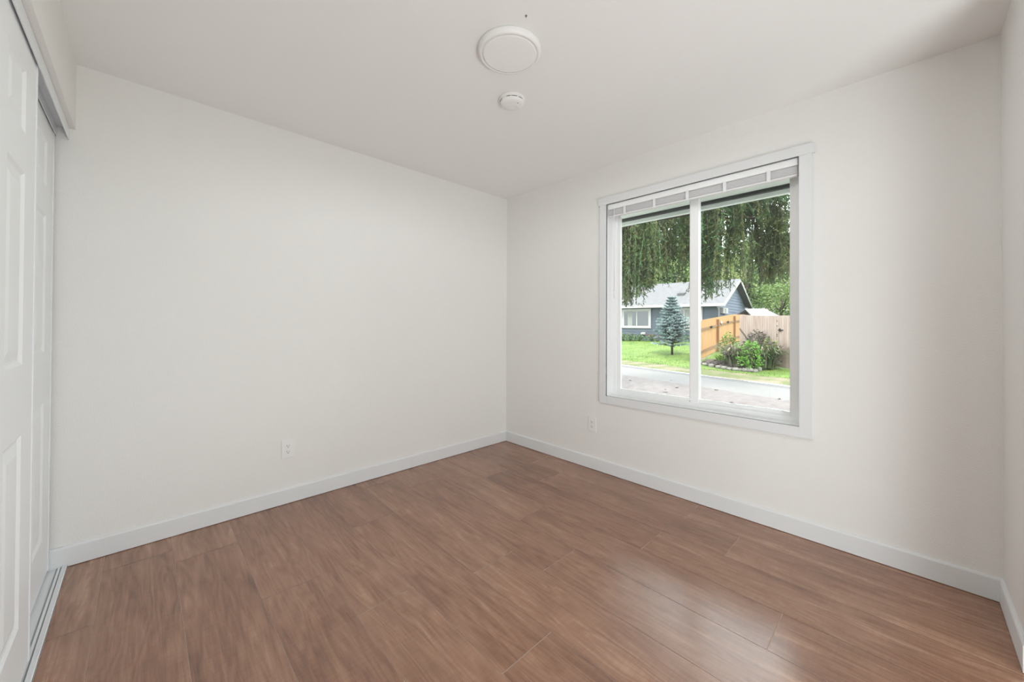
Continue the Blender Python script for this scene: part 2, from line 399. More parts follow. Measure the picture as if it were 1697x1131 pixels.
sl_d = bpy.data.lights.new('added_room_fill', 'SPOT'); sl_o = bpy.data.objects.new('added_room_fill', sl_d); COL.objects.link(sl_o)  # fill spot added below the unlit ceiling lamp to brighten the room
sl_d.energy = 19; sl_d.spot_size = PI; sl_d.spot_blend = 0.35; sl_d.shadow_soft_size = 0.0; sl_d.color = (0.93, 0.98, 1.0)
sl_o.location = (LC[0], LC[1], H-0.04)
SCN = (-1.172, -1.287, H)
t = thing('smoke_detector', SCN, 'small round white smoke detector with dark vent slots beside the ceiling lamp', 'smoke detector')
b = MB(); b.lathe([(0.070, 0), (0.0725, -0.002), (0.0725, -0.012), (0.071, -0.014)], SCN, 56); b.build('base_plate', M_plast, t)
b = MB(); b.lathe([(0.067, -0.0135), (0.0675, -0.0175), (0.0655, -0.026), (0.060, -0.033), (0.050, -0.038), (0.03, -0.040), (0.003, -0.0405)], SCN, 56); b.build('cover', M_plast, t)
for a0, a1 in ((200, 218), (222, 250), (258, 282), (20, 48), (52, 80), (100, 128), (140, 168)):
    m_ = MB(); vs = []; k_ = 8
    for i in range(k_+1):
        a = math.radians(a0+(a1-a0)*i/k_)
        for rr, zz in ((0.0672, -0.0178), (0.0680, -0.0185), (0.0676, -0.0212), (0.0667, -0.0208)):
            vs.append((SCN[0]+rr*math.cos(a), SCN[1]+rr*math.sin(a), SCN[2]+zz))
    m_.add(vs, [(i*4+j, i*4+(j+1) % 4, i*4+4+(j+1) % 4, i*4+4+j) for i in range(k_) for j in range(4)] + [(0, 1, 2, 3), (k_*4, k_*4+3, k_*4+2, k_*4+1)])
    m_.build('vent_slot', M_dark, t)
b = MB(); cB = (SCN[0]+0.018, SCN[1]-0.020, H)
b.lathe([(0.014, -0.037), (0.0145, -0.0405), (0.012, -0.0425), (0.002, -0.043)], cB, 28); b.build('test_button', M_plast, t)
b = MB(); b.lathe([(0.0025, -0.036), (0.0025, -0.0402), (0.0005, -0.0405)], (SCN[0]+0.002, SCN[1]-0.042, H), 12); b.build('indicator', M_gask, t)

hk = MB(); hc = (-1.535, -1.744, H)
hk.lathe([(0.0045, 0), (0.0045, -0.002), (0.0015, -0.003), (0.0015, -0.008), (0.0005, -0.009)], hc, 14)
tag(hk.build('ceiling_screw', M_gask), 'tiny grey screw in the ceiling above the lamp', 'screw')

def outlet(loc, ax, out, label, hh):
    """ax runs along the wall, out points into the room"""
    t = thing('wall_outlet', loc, label, 'outlet', 'duplex outlets low on the walls')
    loc, ax, out, up = V(loc), V(ax), V(out), V((0, 0, 1))
    def B(mb, a0, a1, z0, z1, d0, d1): mb.obox(loc+ax*a0+up*z0+out*d0, ax*(a1-a0), out*(d1-d0), up*(z1-z0))
    m_ = MB(); B(m_, -0.0385, 0.0385, -hh, hh, 0.0003, 0.0065); m_.build('cover_plate', M_plast, t, 0.003)
    for s_ in (1, -1):
        m_ = MB(); zc = 0.0195*s_; ring = []
        for k in range(24):
            a = 2*PI*k/24; x = 0.0172*math.cos(a); z = 0.0172*math.sin(a); z = max(-0.0142, min(0.0142, z)); ring.append(loc+ax*x+up*(zc+z)+out*0.0055)
        m_.prism(ring, out*0.0022); r_ = m_.build('receptacle', M_plast, t)
        for a, wd_, z0, z1 in ((-0.0064, 0.0022, -0.001, 0.0075), (0.0064, 0.0022, -0.001, 0.0065), (0.0, 0.0048, -0.0095, -0.0045)):
            q = MB(); B(q, a-wd_/2, a+wd_/2, zc+z0, zc+z1, 0.0070, 0.0081); q.build('slot', M_dark, r_)
    m_ = MB(); m_.tube([loc+out*0.006, loc+out*0.0074], 0.0028, 12); m_.build('screw', M_slat, t)
outlet((-1.958, 0, 0.3545), (1, 0, 0), (0, -1, 0), 'white duplex outlet on the left wall, the one nearer the closet', 0.0605)
outlet((0, -1.031, 0.3630), (0, -1, 0), (-1, 0, 0), 'white duplex outlet on the wall left below the window', 0.0605)

# ------------------------------------------------------------------ outdoors: ground
ALB = 0.315
RD = V((0.2368, 0.9716, 0)); RN = V((0.9716, -0.2368, 0))       # along the road, across it
def gz(n):
    if n < 4.9: return -0.48
    if n < 9.9: return -0.50
    if n < 20: return -0.50 + (n-9.9)/10.1*0.58
    return 0.08 + (n-20)*0.02
def ngrid(x, y): return x*RN.x + y*RN.y
def gp(n, s, dz=0): return RN*n + RD*s + V((0, 0, gz(n)+dz))
def ground(px, depth, dz=0):
    p = at(px, depth); p.z = gz(ngrid(p.x, p.y))+dz; return p
def strip(name, m, ns, s0, s1, dz=0, edge=0.0, sd_=1, nseg=60):
    mb = MB(); R_ = random.Random(sd_); vs = []
    for i, n in enumerate(ns):
        for k in range(nseg+1):
            j = R_.uniform(-edge, edge) if i in (0, len(ns)-1) else 0
            vs.append(gp(n, s0+(s1-s0)*k/nseg, dz)+RN*j)
    q = nseg+1
    mb.add(vs, [(i*q+k, (i+1)*q+k, (i+1)*q+k+1, i*q+k+1) for i in range(len(ns)-1) for k in range(nseg)], 0, True)
    return struct(mb.build(name, m))
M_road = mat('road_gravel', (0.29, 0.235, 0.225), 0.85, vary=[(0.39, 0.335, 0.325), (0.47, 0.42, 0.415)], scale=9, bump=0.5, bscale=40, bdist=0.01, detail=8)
M_lane = mat('pale_asphalt', (0.40, 0.38, 0.37), 0.8, vary=[(0.46, 0.44, 0.43)], scale=14, bump=0.3, bscale=60, bdist=0.006, detail=8)
M_shoulder = mat('grey_shoulder', (0.25, 0.245, 0.25), 0.9, vary=[(0.37, 0.36, 0.36)], scale=12, detail=8)
M_verge = mat('dry_verge', (0.20, 0.27, 0.07), 0.9, vary=[(0.27, 0.31, 0.10), (0.46, 0.39, 0.25), (0.52, 0.45, 0.32)], scale=1.6, bump=0.6, bscale=25, bdist=0.02, detail=8)
M_lawn = mat('lawn_green', (0.17, 0.33, 0.035), 0.9, vary=[(0.26, 0.44, 0.06), (0.38, 0.53, 0.11)], scale=1.7, bump=0.7, bscale=30, bdist=0.03, detail=8)
M_yard = mat('driveway_gravel', (0.40, 0.37, 0.36), 0.9, vary=[(0.52, 0.49, 0.48)], scale=12, detail=8)
strip('ground_yard', M_yard, [0.16, 2, 4.9], -40, 40)
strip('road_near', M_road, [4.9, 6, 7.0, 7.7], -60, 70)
strip('road_far', M_lane, [7.7, 8.6, 9.4], -60, 70)
strip('road_shoulder', M_shoulder, [9.4, 9.65, 9.9], -60, 70)
strip('ground_verge', M_verge, [9.85, 10.2, 10.6, 11.0], -60, 70, 0.012, 0.10, 3, 200)
strip('ground_lawn', M_lawn, [10.6, 12, 14, 17, 20, 26, 40, 90], -90, 100)

def blades(name, items, mats, parent=None, wob=0.0):
    """items: (base, direction, length, width, material index): one narrow leaf each"""
    mb = MB(); v, f, m_ = [], [], []
    R_ = random.Random(11)
    for p, d, l, wd_, mi in items:
        sx = d.cross(V((R_.uniform(-1, 1), R_.uniform(-1, 1), R_.uniform(-1, 1))))
        if sx.length < 1e-4: continue
        sx.normalize(); k = len(v); mid = p+d*(l*0.45)
        v += [p, mid+sx*wd_*0.5, p+d*l, mid-sx*wd_*0.5]; f.append((k, k+1, k+2, k+3)); m_.append(mi)
    mb.v = [tuple(q) for q in v]; mb.f = f; mb.m = m_; mb.sm = [False]*len(f)
    return mb.build(name, mats, parent)

M_grass = leaf_mat('grass_blade', [(0.20, 0.36, 0.05), (0.30, 0.48, 0.08), (0.42, 0.55, 0.14)], 1.5)
R_ = random.Random(5); it = []
for k in range(9000):
    n = 10.9 + 8*R_.random()**1.8; s = R_.uniform(-8, 14)
    it.append((gp(n, s), V((R_.uniform(-.5, .5), R_.uniform(-.5, .5), 1)).normalized(), R_.uniform(.03, .09), .012, 0))
tag(blades('grass', it, [M_grass]), 'bright green lawn grass across the road', 'grass', kind='stuff')

# leaves fallen on the road
M_litter = mat('brown_leaf', (0.09, 0.05, 0.035), 0.8)
def at_ground(px, py):
    r = pix(px, py); t_ = 8.0
    for _ in range(40):
        p = CAM + r*t_; t_ = (gz(ngrid(p.x, p.y))-CAM.z)/r.z
    return CAM + r*t_
lf = MB(); lf.add([(-.06, 0, .004), (-.02, -.03, .012), (.05, -.012, .006), (.075, .004, .016), (.03, .03, .006), (-.025, .028, .018)], [(0, 1, 5), (1, 2, 4, 5), (2, 3, 4)])
lf.add([(-.06, 0, .002), (-.02, -.03, .004), (.05, -.012, .002), (.075, .004, .004), (.03, .03, .002), (-.025, .028, .004)], [(0, 5, 1), (1, 5, 4, 2), (2, 4, 3)])
for i, (px, py) in enumerate([(1067, 646), (1044, 631), (1044, 641), (1112, 631), (1103, 646), (1103, 651), (1122, 643), (1187, 647), (1206, 624), (1212, 668), (1292, 662)]):
    if i == 0: o = lf0 = lf.build('fallen_leaf', M_litter)
    else: o = lf0.copy(); COL.objects.link(o)
    o.location = at_ground(px, py); o.rotation_euler = (0, 0, R_.uniform(0, 6)); q = R_.uniform(.5, 1.1); o.scale = (q, q, q)
    tag(o, 'small curled brown leaf fallen on the grey road', 'leaf', 'fallen leaves on the road')

# ------------------------------------------------------------------ our own eave above the window
ev = thing('trim_1', (0.4, -1.8, 2.2), 'pale roof eave with white fascia seen through the window top', 'eave', kind='structure')
ALB = 1.0
M_soff = mat('soffit_paint', (0.62, 0.655, 0.58), 0.6); M_fasc = mat('fascia_paint', (0.66, 0.70, 0.66), 0.5)
ALB = 0.315
part('soffit', M_soff, ev, [(0.14, 0.575, -7.5, 3.0, 2.166, 2.190)])
part('shadow_strip', M_dark, ev, [(0.575, 0.612, -7.5, 3.0, 2.143, 2.190)])  # dark colour painted in for the shadow line between soffit and fascia
part('fascia', M_fasc, ev, [(0.612, 0.648, -7.5, 3.0, 2.112, 2.30)])
b = MB(); b.prism([(0.66, -7.5, 2.31), (-6, -7.5, 3.9), (-6, -7.5, 2.62), (-3.7, -7.5, 2.56), (0.14, -7.5, 2.54), (0.14, -7.5, 2.19), (0.66, -7.5, 2.19)], (0, 10.5, 0)); 
struct(b.build('roof_own', mat('own_roof', (0.3, 0.3, 0.3), 0.9)))

# ------------------------------------------------------------------ big drooping spruce beside the window
M_bark = mat('bark', (0.10, 0.07, 0.05), 0.9, vary=[(0.19, 0.14, 0.10)], scale=14, bump=0.8, bscale=20, bdist=0.02)
M_ndark = leaf_mat('needle_dark', [(0.051, 0.111, 0.031), (0.111, 0.212, 0.051), (0.187, 0.323, 0.085)], 2.5)
M_nolive = leaf_mat('needle_olive', [(0.114, 0.142, 0.048), (0.228, 0.285, 0.085), (0.361, 0.437, 0.133)], 2.5)
M_nblue = leaf_mat('needle_green', [(0.081, 0.198, 0.090), (0.162, 0.360, 0.135), (0.252, 0.522, 0.162)], 2.0)
M_ntwig = mat('dry_twig', (0.12, 0.085, 0.055), 0.9, vary=[(0.22, 0.17, 0.12)], scale=4)
M_nyel = leaf_mat('needle_yellow', [(0.40, 0.30, 0.06), (0.55, 0.45, 0.12)], 3)
base = ground(1008, 9.0)
tr = thing('spruce_tree', base, 'large drooping spruce with hanging dark branches close outside the window', 'tree')
b = MB(); b.tube([base+V((0, 0, -.1)), base+V((.02, .03, 2)), base+V((0, 0, 5)), base+V((0, 0, 10))], [.24, .2, .15, .03], 12); b.build('trunk', M_bark, tr)
P0 = V((base.x, base.y, 0)); P1 = at(1330, 8.8, 0)
AX = P1-P0; AL = AX.length; AX = AX/AL; AN = V((-AX.y, AX.x, 0))
def u_of(px): return (at(px, 8.9, 0)-P0).dot(AX)/AL
prof_pts = [(1005, 506), (1030, 506), (1050, 508), (1060, 498), (1076, 478), (1097, 473), (1112, 466), (1128, 440), (1141, 436), (1156, 480), (1170, 500), (1188, 494), (1198, 466), (1206, 432), (1214, 410), (1226, 392), (1238, 378), (1248, 384), (1254, 430), (1262, 468), (1275, 474), (1290, 468), (1300, 440), (1316, 424)]
top_pts = [(1005, 300), (1150, 300), (1200, 298), (1250, 310), (1272, 320), (1284, 340), (1298, 360), (1316, 376)]
def interp(tab, x):
    if x <= tab[0][0]: return tab[0][1]
    for (a, p), (c, q) in zip(tab[:-1], tab[1:]):
        if x <= c: return p+(q-p)*(x-a)/(c-a)
    return tab[-1][1]
zof = lambda y: CAM.z + (539-y)/F_PX*8.9
bot_u = [(u_of(p), zof(y)) for p, y in prof_pts]; top_u = [(u_of(p), zof(y)) for p, y in top_pts]
RS = random.Random(21); items = []; twigs = []
def needles(p, d, mi, n=3, ln=(.04, .08), w_=.017):
    for _ in range(n):
        q = V((RS.uniform(-1, 1), RS.uniform(-1, 1), RS.uniform(-1, .5)))
        dd = (d*0.9 + q*0.75).normalized()
        items.append((p, dd, RS.uniform(*ln), w_, mi))
clumps = [RS.uniform(0, 1) for _ in range(58)]
for k in range(900):
    u = clumps[k % len(clumps)] + RS.gauss(0, .010); zb = interp(bot_u, u); zt = interp(top_u, u)
    frac = RS.random()
    ztop = zt - (zt-zb)*0.75*RS.random()**1.6 + RS.uniform(-.05, .15)
    zend = zb + (ztop-zb)*0.65*RS.random()**1.5
    if u_of(1118) < u < u_of(1146) and RS.random() < .45: continue
    if u_of(1210) < u < u_of(1250): zend = max(zend, zof(388+RS.uniform(-12, 10)))
    off = .5*math.sin(u*61) + RS.gauss(0, .28)
    p = P0 + AX*(AL*u + RS.gauss(0, .03)) + AN*off; p.z = ztop
    L_ = max(ztop-zend, .15); n = max(4, int(L_/.032)); sway = V((RS.uniform(-.12, .12), RS.uniform(-.12, .12), 0))
    r_ = RS.random()
    right = u > u_of(1150)
    mi = 0 if r_ < .42 else (1 if r_ < .74 else (2 if right or r_ < .80 else 1))
    if u > u_of(1235) and r_ > .45: mi = 1
    pts = []
    for i in range(n+1):
        f_ = i/n; q = p + sway*f_ + V((math.sin(f_*7+k)*.018, math.cos(f_*6+k)*.018, -L_*f_)); pts.append(q)
        if i: needles(q, (pts[-1]-pts[-2]).normalized(), mi if RS.random() > .07 else 3, 3)
        if i and i % 7 == 0:                                  # short side twiglets
            sd2 = V((RS.uniform(-1, 1), RS.uniform(-1, 1), -.6)).normalized()
            for j in range(5): needles(q+sd2*(.03*(j+1)), sd2, mi, 2)
    for a_, c_ in zip(pts[:-4:4], pts[4::4]): items.append((a_, (c_-a_).normalized(), (c_-a_).length*1.3, .009, 3))
# level leafy boughs high on the right
for k in range(700):
    u = RS.uniform(u_of(1150), u_of(1288)); zt = interp(top_u, u)
    p = P0 + AX*(AL*u) + AN*RS.gauss(0, .6); p.z = zt - RS.random()**1.3*(.85 if u < u_of(1215) else .5)
    d = V((RS.uniform(-.2, 1)*AX.x, RS.uniform(-.2, 1)*AX.y, RS.uniform(-.7, .15))) + V((RS.uniform(-.4, .4), RS.uniform(-.4, .4), 0)); d.normalize()
    for j in range(12):
        needles(p + d*(.03*j), d, 2 if RS.random() < .8 else 0, 3, (.04, .08), .018)
# a yellowed tuft
for k in range(26):
    p = at(RS.gauss(1278, 8), 8.9 + RS.uniform(-.3, .3), zof(RS.gauss(447, 8)))
    for j in range(5): needles(p+V((0, 0, -.03*j)), V((0, 0, -1)), 4, 2)
blades('foliage', items, [M_ndark, M_nolive, M_nblue, M_ntwig, M_nyel], tr)
for z0, dz_ in ((3.35, .0), (4.3, -.35), (5.0, -.5)):
    q = MB(); pts = [V((base.x, base.y, z0)) + AX*(AL*f_) + V((0, 0, dz_*f_ + .35*math.sin(f_*PI))) + AN*(.25*math.sin(3*f_+z0)) for f_ in [i/8 for i in range(9)]]
    q.tube(pts, [.055-.045*i/8 for i in range(9)], 8); q.build('branch', M_bark, tr)

# ------------------------------------------------------------------ the blue house
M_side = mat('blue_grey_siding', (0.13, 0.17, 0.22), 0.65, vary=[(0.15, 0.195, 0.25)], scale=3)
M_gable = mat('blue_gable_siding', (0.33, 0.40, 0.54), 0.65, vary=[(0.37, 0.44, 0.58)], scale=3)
M_shing = mat('pale_shingle', (0.25, 0.245, 0.26), 0.9, vary=[(0.31, 0.305, 0.32), (0.36, 0.355, 0.37)], scale=5, detail=8, bump=.5, bscale=30, bdist=.01)
M_white = mat('white_exterior_trim', (0.85, 0.85, 0.83), 0.5)
M_pane = mat('dark_reflecting_pane', (0.035, 0.045, 0.05), 0.03, spec=0.9)
M_curt = mat('pale_curtain', (0.50, 0.52, 0.50), 0.8, stretch=(30, 30, 0.3), vary=[(0.62, 0.64, 0.62)], scale=1)
HA = math.radians(95)
HD = V((math.cos(HA), math.sin(HA), 0)); HG = V((HD.y, -HD.x, 0))     # along the front, away from us along the gable
K0 = at(1190, 23.3, 0)                                              # near corner
GZ0, EZ, HWD, HLEN = 0.05, 2.47, 8.6, 15.0
hs = thing('house', (K0.x, K0.y, GZ0), 'single-storey blue-grey house with pale roof across the road', 'house')
def hp(s, d, z): return K0 + HD*s + HG*d + V((0, 0, z))
b = MB()
nb = 12; step = (EZ-GZ0)/nb
for k in range(nb):                                                 # lapped boards along the front
    z0, z1 = GZ0+step*k, GZ0+step*(k+1)
    b.prism([hp(0, -.022, z0), hp(0, -.004, z1), hp(0, .05, z1), hp(0, .05, z0)], HD*HLEN)
b.obox(hp(0, .05, GZ0-.3), HD*HLEN, HG*(HWD-.1), V((0, 0, EZ-GZ0+.3)))
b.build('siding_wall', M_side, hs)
RISE = 1.72; g = MB(); ng = 21
zs_ = [GZ0 + (EZ+RISE-GZ0)*k/ng for k in range(ng+1)]
def half(z): return HWD/2 if z <= EZ else HWD/2*(1-(z-EZ)/RISE)
for z0, z1 in zip(zs_[:-1], zs_[1:]):
    h0, h1 = half(z0), max(half(z1), .01); c = HWD/2
    vs = [hp(-.024, c-h0, z0), hp(-.024, c+h0, z0), hp(-.004, c+h1, z1), hp(-.004, c-h1, z1), hp(.06, c-h0, z0), hp(.06, c+h0, z0), hp(.06, c+h1, z1), hp(.06, c-h1, z1)]
    g.add(vs, [(0, 1, 2, 3), (4, 7, 6, 5), (0, 4, 5, 1), (3, 2, 6, 7), (0, 3, 7, 4), (1, 5, 6, 2)])
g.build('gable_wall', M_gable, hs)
ov, og, rt = 0.42, 0.42, 0.10
sl_ = RISE/(HWD/2)
rf = MB()
for sgn in (0, 1):
    d0 = -ov if sgn == 0 else HWD+ov; dr = HWD/2
    ez = EZ - ov*sl_ + .05; rz = EZ+RISE+.05
    rf.prism([hp(-og, d0, ez), hp(-og, dr, rz), hp(-og, dr, rz+rt), hp(-og, d0, ez+rt)], HD*(HLEN+2*og))
rf.build('roof', M_shing, hs)
fa = MB()
for sgn in (0, 1):
    d0 = -ov if sgn == 0 else HWD+ov; dr = HWD/2; ez = EZ-ov*sl_+.05; rz = EZ+RISE+.05
    fa.prism([hp(-og-.03, d0, ez-.10), hp(-og-.03, dr, rz-.10), hp(-og-.03, dr, rz+rt+.01), hp(-og-.03, d0, ez+rt+.01)], HD*.03)
fa.build('rake_board', M_white, hs)
fa = MB(); ez = EZ-ov*sl_+.05
fa.obox(hp(-og, -ov-.05, ez-.07), HD*(HLEN+2*og), HG*.10, V((0, 0, .17))); fa.build('gutter', M_white, hs)
fa = MB(); fa.obox(hp(-og, -ov+.05, ez-.05), HD*(HLEN+2*og), HG*(ov+.0), V((0, 0, .02))); fa.build('soffit', M_white, hs)
def hwin(px0, px1, z0, z1, mull, curtain_left):
    P, d = hp(0, 0, 0), HD
    s1, s0 = on_line(px0, P, d), on_line(px1, P, d); tw_ = .16
    fr = MB()
    for (a, c, e, f_) in ((s0, s1, z0, z0+tw_), (s0, s1, z1-tw_, z1), (s0, s0+tw_, z0+tw_, z1-tw_), (s1-tw_, s1, z0+tw_, z1-tw_)):
        fr.obox(hp(a, -.07, e), HD*(c-a), HG*.09, V((0, 0, f_-e)))
    for m_ in mull:
        a = s1+(s0-s1)*m_-.035; fr.obox(hp(a, -.06, z0+tw_), HD*.07, HG*.07, V((0, 0, z1-z0-2*tw_)))
    o = fr.build('window', M_white, hs)
    pn = MB(); pn.obox(hp(s0+tw_, -.045, z0+tw_), HD*(s1-s0-2*tw_), HG*.02, V((0, 0, z1-z0-2*tw_))); pn.build('pane', M_pane, o)
    for a0, a1 in curtain_left:
        a, c = s1+(s0-s1)*a0, s1+(s0-s1)*a1
        cu = MB(); lo, hi = min(a, c), max(a, c); nf = 16; vs = []
        for i in range(nf+1):
            for z in (z0+tw_, z1-tw_): vs.append(hp(lo+(hi-lo)*i/nf, -.0475-.004*(i % 2), z))
        cu.add(vs, [(2*i, 2*i+2, 2*i+3, 2*i+1) for i in range(nf)]); cu.build('curtain', M_curt, o)
hwin(1031.5, 1079, 0.90, 2.24, [.52], [(.20, .36)])
hwin(1118, 1164.5, 0.82, 2.26, [.36], [(.40, .90)])
# roof vent, siding vent, meter and service boxes
rv = MB(); s_ = on_line(1129, hp(0, 1.4, 0), HD); zc = EZ+1.4*sl_+.15
rv.prism([hp(s_-.22, 1.2, zc-.10), hp(s_-.22, 1.25, zc+.10), hp(s_-.22, 1.75, zc+.20), hp(s_-.22, 1.75, zc-.05)], HD*.44); rv.build('roof_vent', M_dark, hs)
dv = MB(); s_ = on_line(1067, hp(0, 0, 0), HD)
dv.prism([hp(s_-.14, -.02, .62), hp(s_-.14, -.20, .55), hp(s_-.14, -.20, .48), hp(s_-.14, -.02, .44)], HD*.28); dv.build('dryer_vent', M_white, hs)
def gd(px): return on_line(px, hp(0, 0, 0), HG)
for nm, p0, p1, z0, z1, mm in (('service_box', 1193, 1201, 1.86, 2.22, M_white), ('meter', 1243.5, 1247.5, 2.05, 2.50, M_white)):
    a, c = gd(p0), gd(p1); q = MB(); a = max(a, .15); c = min(max(c, a+.4), HWD-.1)
    if nm == 'meter': a = c-.5
    q.obox(hp(-.20, a, z0), HG*(c-a), HD*.18, V((0, 0, z1-z0))); o = q.build(nm, mm, hs, .01)
    q = MB(); q.obox(hp(-.215, a+(c-a)*.3, z0+.06), HG*(c-a)*.25, HD*.02, V((0, 0, z1-z0-.12))); q.build('dark_panel', M_gask, o)
db = MB(); db.tube([hp(-.04, -ov+.02, ez-.05), hp(-.05, -.06, EZ-.35), hp(-.05, -.06, GZ0)], .04, 8); db.build('downspout', M_white, hs)

# neighbour's outbuildings behind the right fence
sb = at(1273, 25.0, 0.2)
so = thing('shed', sb, 'low shed with pale roof behind the weathered fence', 'shed')
def spt(a, d, z): return V((sb.x, sb.y, 0)) + RGT*a + V((FWD.x, FWD.y, 0))*d + V((0, 0, z))
b = MB(); b.obox(spt(-.9, 0, -.1), RGT*1.6, V((FWD.x, FWD.y, 0))*2.2, V((0, 0, 1.65))); b.build('wall', M_white, so)
b = MB(); b.prism([spt(-1.05, -.2, 1.55), spt(-.85, 1.1, 2.20), spt(.50, 1.1, 2.20), spt(.85, -.2, 1.55)], V((0, 0, .07)))
b.prism([spt(-1.05, 2.4, 1.55), spt(-.85, 1.1, 2.20), spt(.50, 1.1, 2.20), spt(.85, 2.4, 1.55)], V((0, 0, .07))); b.build('roof', M_white, so)
nb_ = at(1266, 33.0, 0.4)
no = thing('far_house', nb_, 'distant house whose tan roof shows above the shed', 'house')
def npt(a, d, z): return V((nb_.x, nb_.y, 0)) + RGT*a + V((FWD.x, FWD.y, 0))*d + V((0, 0, z))
b = MB(); b.obox(npt(-1.5, 0, -.1), RGT*4, V((FWD.x, FWD.y, 0))*3.4, V((0, 0, 2.1))); b.build('wall', M_white, no)
M_tan = mat('tan_shingle', (0.42, 0.38, 0.34), 0.9, vary=[(0.5, 0.46, 0.42)], scale=4)
b = MB(); b.prism([npt(-1.8, -.3, 1.95), npt(-1.8, 1.7, 2.75), npt(-1.8, 3.7, 1.95)], RGT*4.6); b.build('roof', M_tan, no)

# ------------------------------------------------------------------ fences
M_orange = mat('new_cedar', (0.80, 0.37, 0.11), 0.75, vary=[(0.94, 0.48, 0.17), (1.02, 0.58, 0.24)], scale=2.0, stretch=(5, 5, .5))
M_opost = mat('stained_post', (0.40, 0.17, 0.065), 0.7, vary=[(0.50, 0.24, 0.10)], scale=4)
M_grey = mat('weathered_cedar', (0.74, 0.53, 0.44), 0.8, vary=[(0.88, 0.68, 0.57), (0.98, 0.80, 0.69)], scale=2.0, stretch=(6, 6, .5))
M_iron = mat('black_iron', (0.03, 0.028, 0.027), 0.5, metal=.5)
FA = math.radians(7); FD = V((math.cos(FA), math.sin(FA), 0)); FNn = V((FD.y, -FD.x, 0))    # face turned to the road and us
F0 = at(1151, 15.3, 0)
def gzf(p): return gz(ngrid(p.x, p.y))
fo = thing('wooden_fence', (F0.x, F0.y, gzf(F0)), 'new orange cedar fence running uphill beside the blue house', 'fence')
HF = 1.68; LF = 17.0
pk = MB(); n_ = 118; pw_ = LF/n_
for k in range(n_):
    p = F0+FD*(pw_*k); z = gzf(p)
    dip = -.04*max(0, 1-k/14)
    pk.obox(p+V((0, 0, z+.05))+FNn*-.01, FD*(pw_-.006), FNn*.02, V((0, 0, HF-.05+dip)))
pk.build('picket_panel', M_orange, fo)
for zr in (.30, 1.24):
    q = MB(); N_ = 10
    pts = [F0+FD*(LF*i/N_) for i in range(N_+1)]
    for a, c in zip(pts[:-1], pts[1:]):
        za, zc2 = gzf(a)+zr, gzf(c)+zr
        A = a+FNn*.012; C = c+FNn*.012
        q.add([A+V((0, 0, za)), C+V((0, 0, zc2)), C+V((0, 0, zc2+.09)), A+V((0, 0, za+.09)), A+FNn*.04+V((0, 0, za)), C+FNn*.04+V((0, 0, zc2)), C+FNn*.04+V((0, 0, zc2+.09)), A+FNn*.04+V((0, 0, za+.09))],
              [(0, 1, 2, 3), (4, 7, 6, 5), (0, 4, 5, 1), (3, 2, 6, 7), (0, 3, 7, 4), (1, 5, 6, 2)])
    q.build('rail', M_opost, fo)
kb = MB(); kb.prism([F0+V((0, 0, gzf(F0)-.04)), F0+FD*LF+V((0, 0, gzf(F0+FD*LF)-.04)), F0+FD*LF+V((0, 0, gzf(F0+FD*LF)+.05)), F0+V((0, 0, gzf(F0)+.05))], FNn*.05)
kb.build('gravel_board', mat('pale_board', (0.62, 0.5, 0.4), .8), fo)
for px in (1187.5, 1215.5):
    s_ = on_line(px, F0, FD); p = F0+FD*s_; q = MB()
    q.obox(p-FD*.05+FNn*.012+V((0, 0, gzf(p))), FD*.11, FNn*.10, V((0, 0, HF-.10))); q.build('post', M_opost, fo)
for px, zz, big in ((1176, 1.30, 0), (1193, 1.36, 1), (1204, 1.34, 0)):
    s_ = on_line(px, F0, FD); p = F0+FD*s_+FNn*.06; z = gzf(p)+zz; q = MB()
    if big:
        q.tube([p+V((0, 0, z)), p+FNn*.03+V((0, 0, z))], .10, 14); q.build('gate_latch', M_groove, fo)
    else:
        q.obox(p-FD*.16+V((0, 0, z-.03)), FD*.32, FNn*.03, V((0, 0, .055))); q.obox(p-FD*.02+V((0, 0, z-.06)), FD*.12, FNn*.05, V((0, 0, .10))); q.build('strap_hinge', M_iron, fo)

G0 = at(1226.5, 15.0, 0); G1 = at(1345, 12.25, 0); GD = (G1-G0); LG = GD.length; GD = GD/LG; GN = V((-FWD.x, -FWD.y, 0))
GN = V((GD.y, -GD.x, 0));  GN = GN if GN.dot(FWD) < 0 else -GN
fo = thing('wooden_fence', (G0.x, G0.y, gzf(G0)), 'weathered pinkish-grey board fence behind the flower bed', 'fence')
pk = MB(); n_ = 30; pw_ = LG/n_
for k in range(n_):
    p = G0+GD*(pw_*k); z = gzf(p)
    h_ = 1.86-.03*min(1, k/10)
    pk.prism([p+V((0, 0, z+.03)), p+GD*(pw_-.007)+V((0, 0, z+.03)), p+GD*(pw_-.007)+V((0, 0, z+h_-.02)), p+GD*(pw_-.025)+V((0, 0, z+h_)), p+GD*.02+V((0, 0, z+h_)), p+V((0, 0, z+h_-.02))], GN*.02)
pk.build('board_panel', M_grey, fo)
q = MB()
for zr in (.3, 1.5): q.obox(G0-GN*.06+V((0, 0, gzf(G0)+zr)), GD*LG, GN*.05, V((0, 0, .09)))
q.build('rail', M_opost, fo)
for k in (0, 15, 29):
    q = MB(); p = G0+GD*(pw_*k); q.obox(p-GN*.11+V((0, 0, gzf(p))), GD*.1, GN*.1, V((0, 0, 1.7))); q.build('post', M_opost, fo)
s_ = on_line(1293, G0, GD); p = G0+GD*s_+GN*.022; z = CAM.z+(539-548)/F_PX*13.4; q = MB()
q.obox(p-GD*.05+V((0, 0, z-.015)), GD*.18, GN*.03, V((0, 0, .035))); q.obox(p+V((0, 0, z-.05)), GD*.03, GN*.03, V((0, 0, .11))); q.build('latch', M_iron, fo)
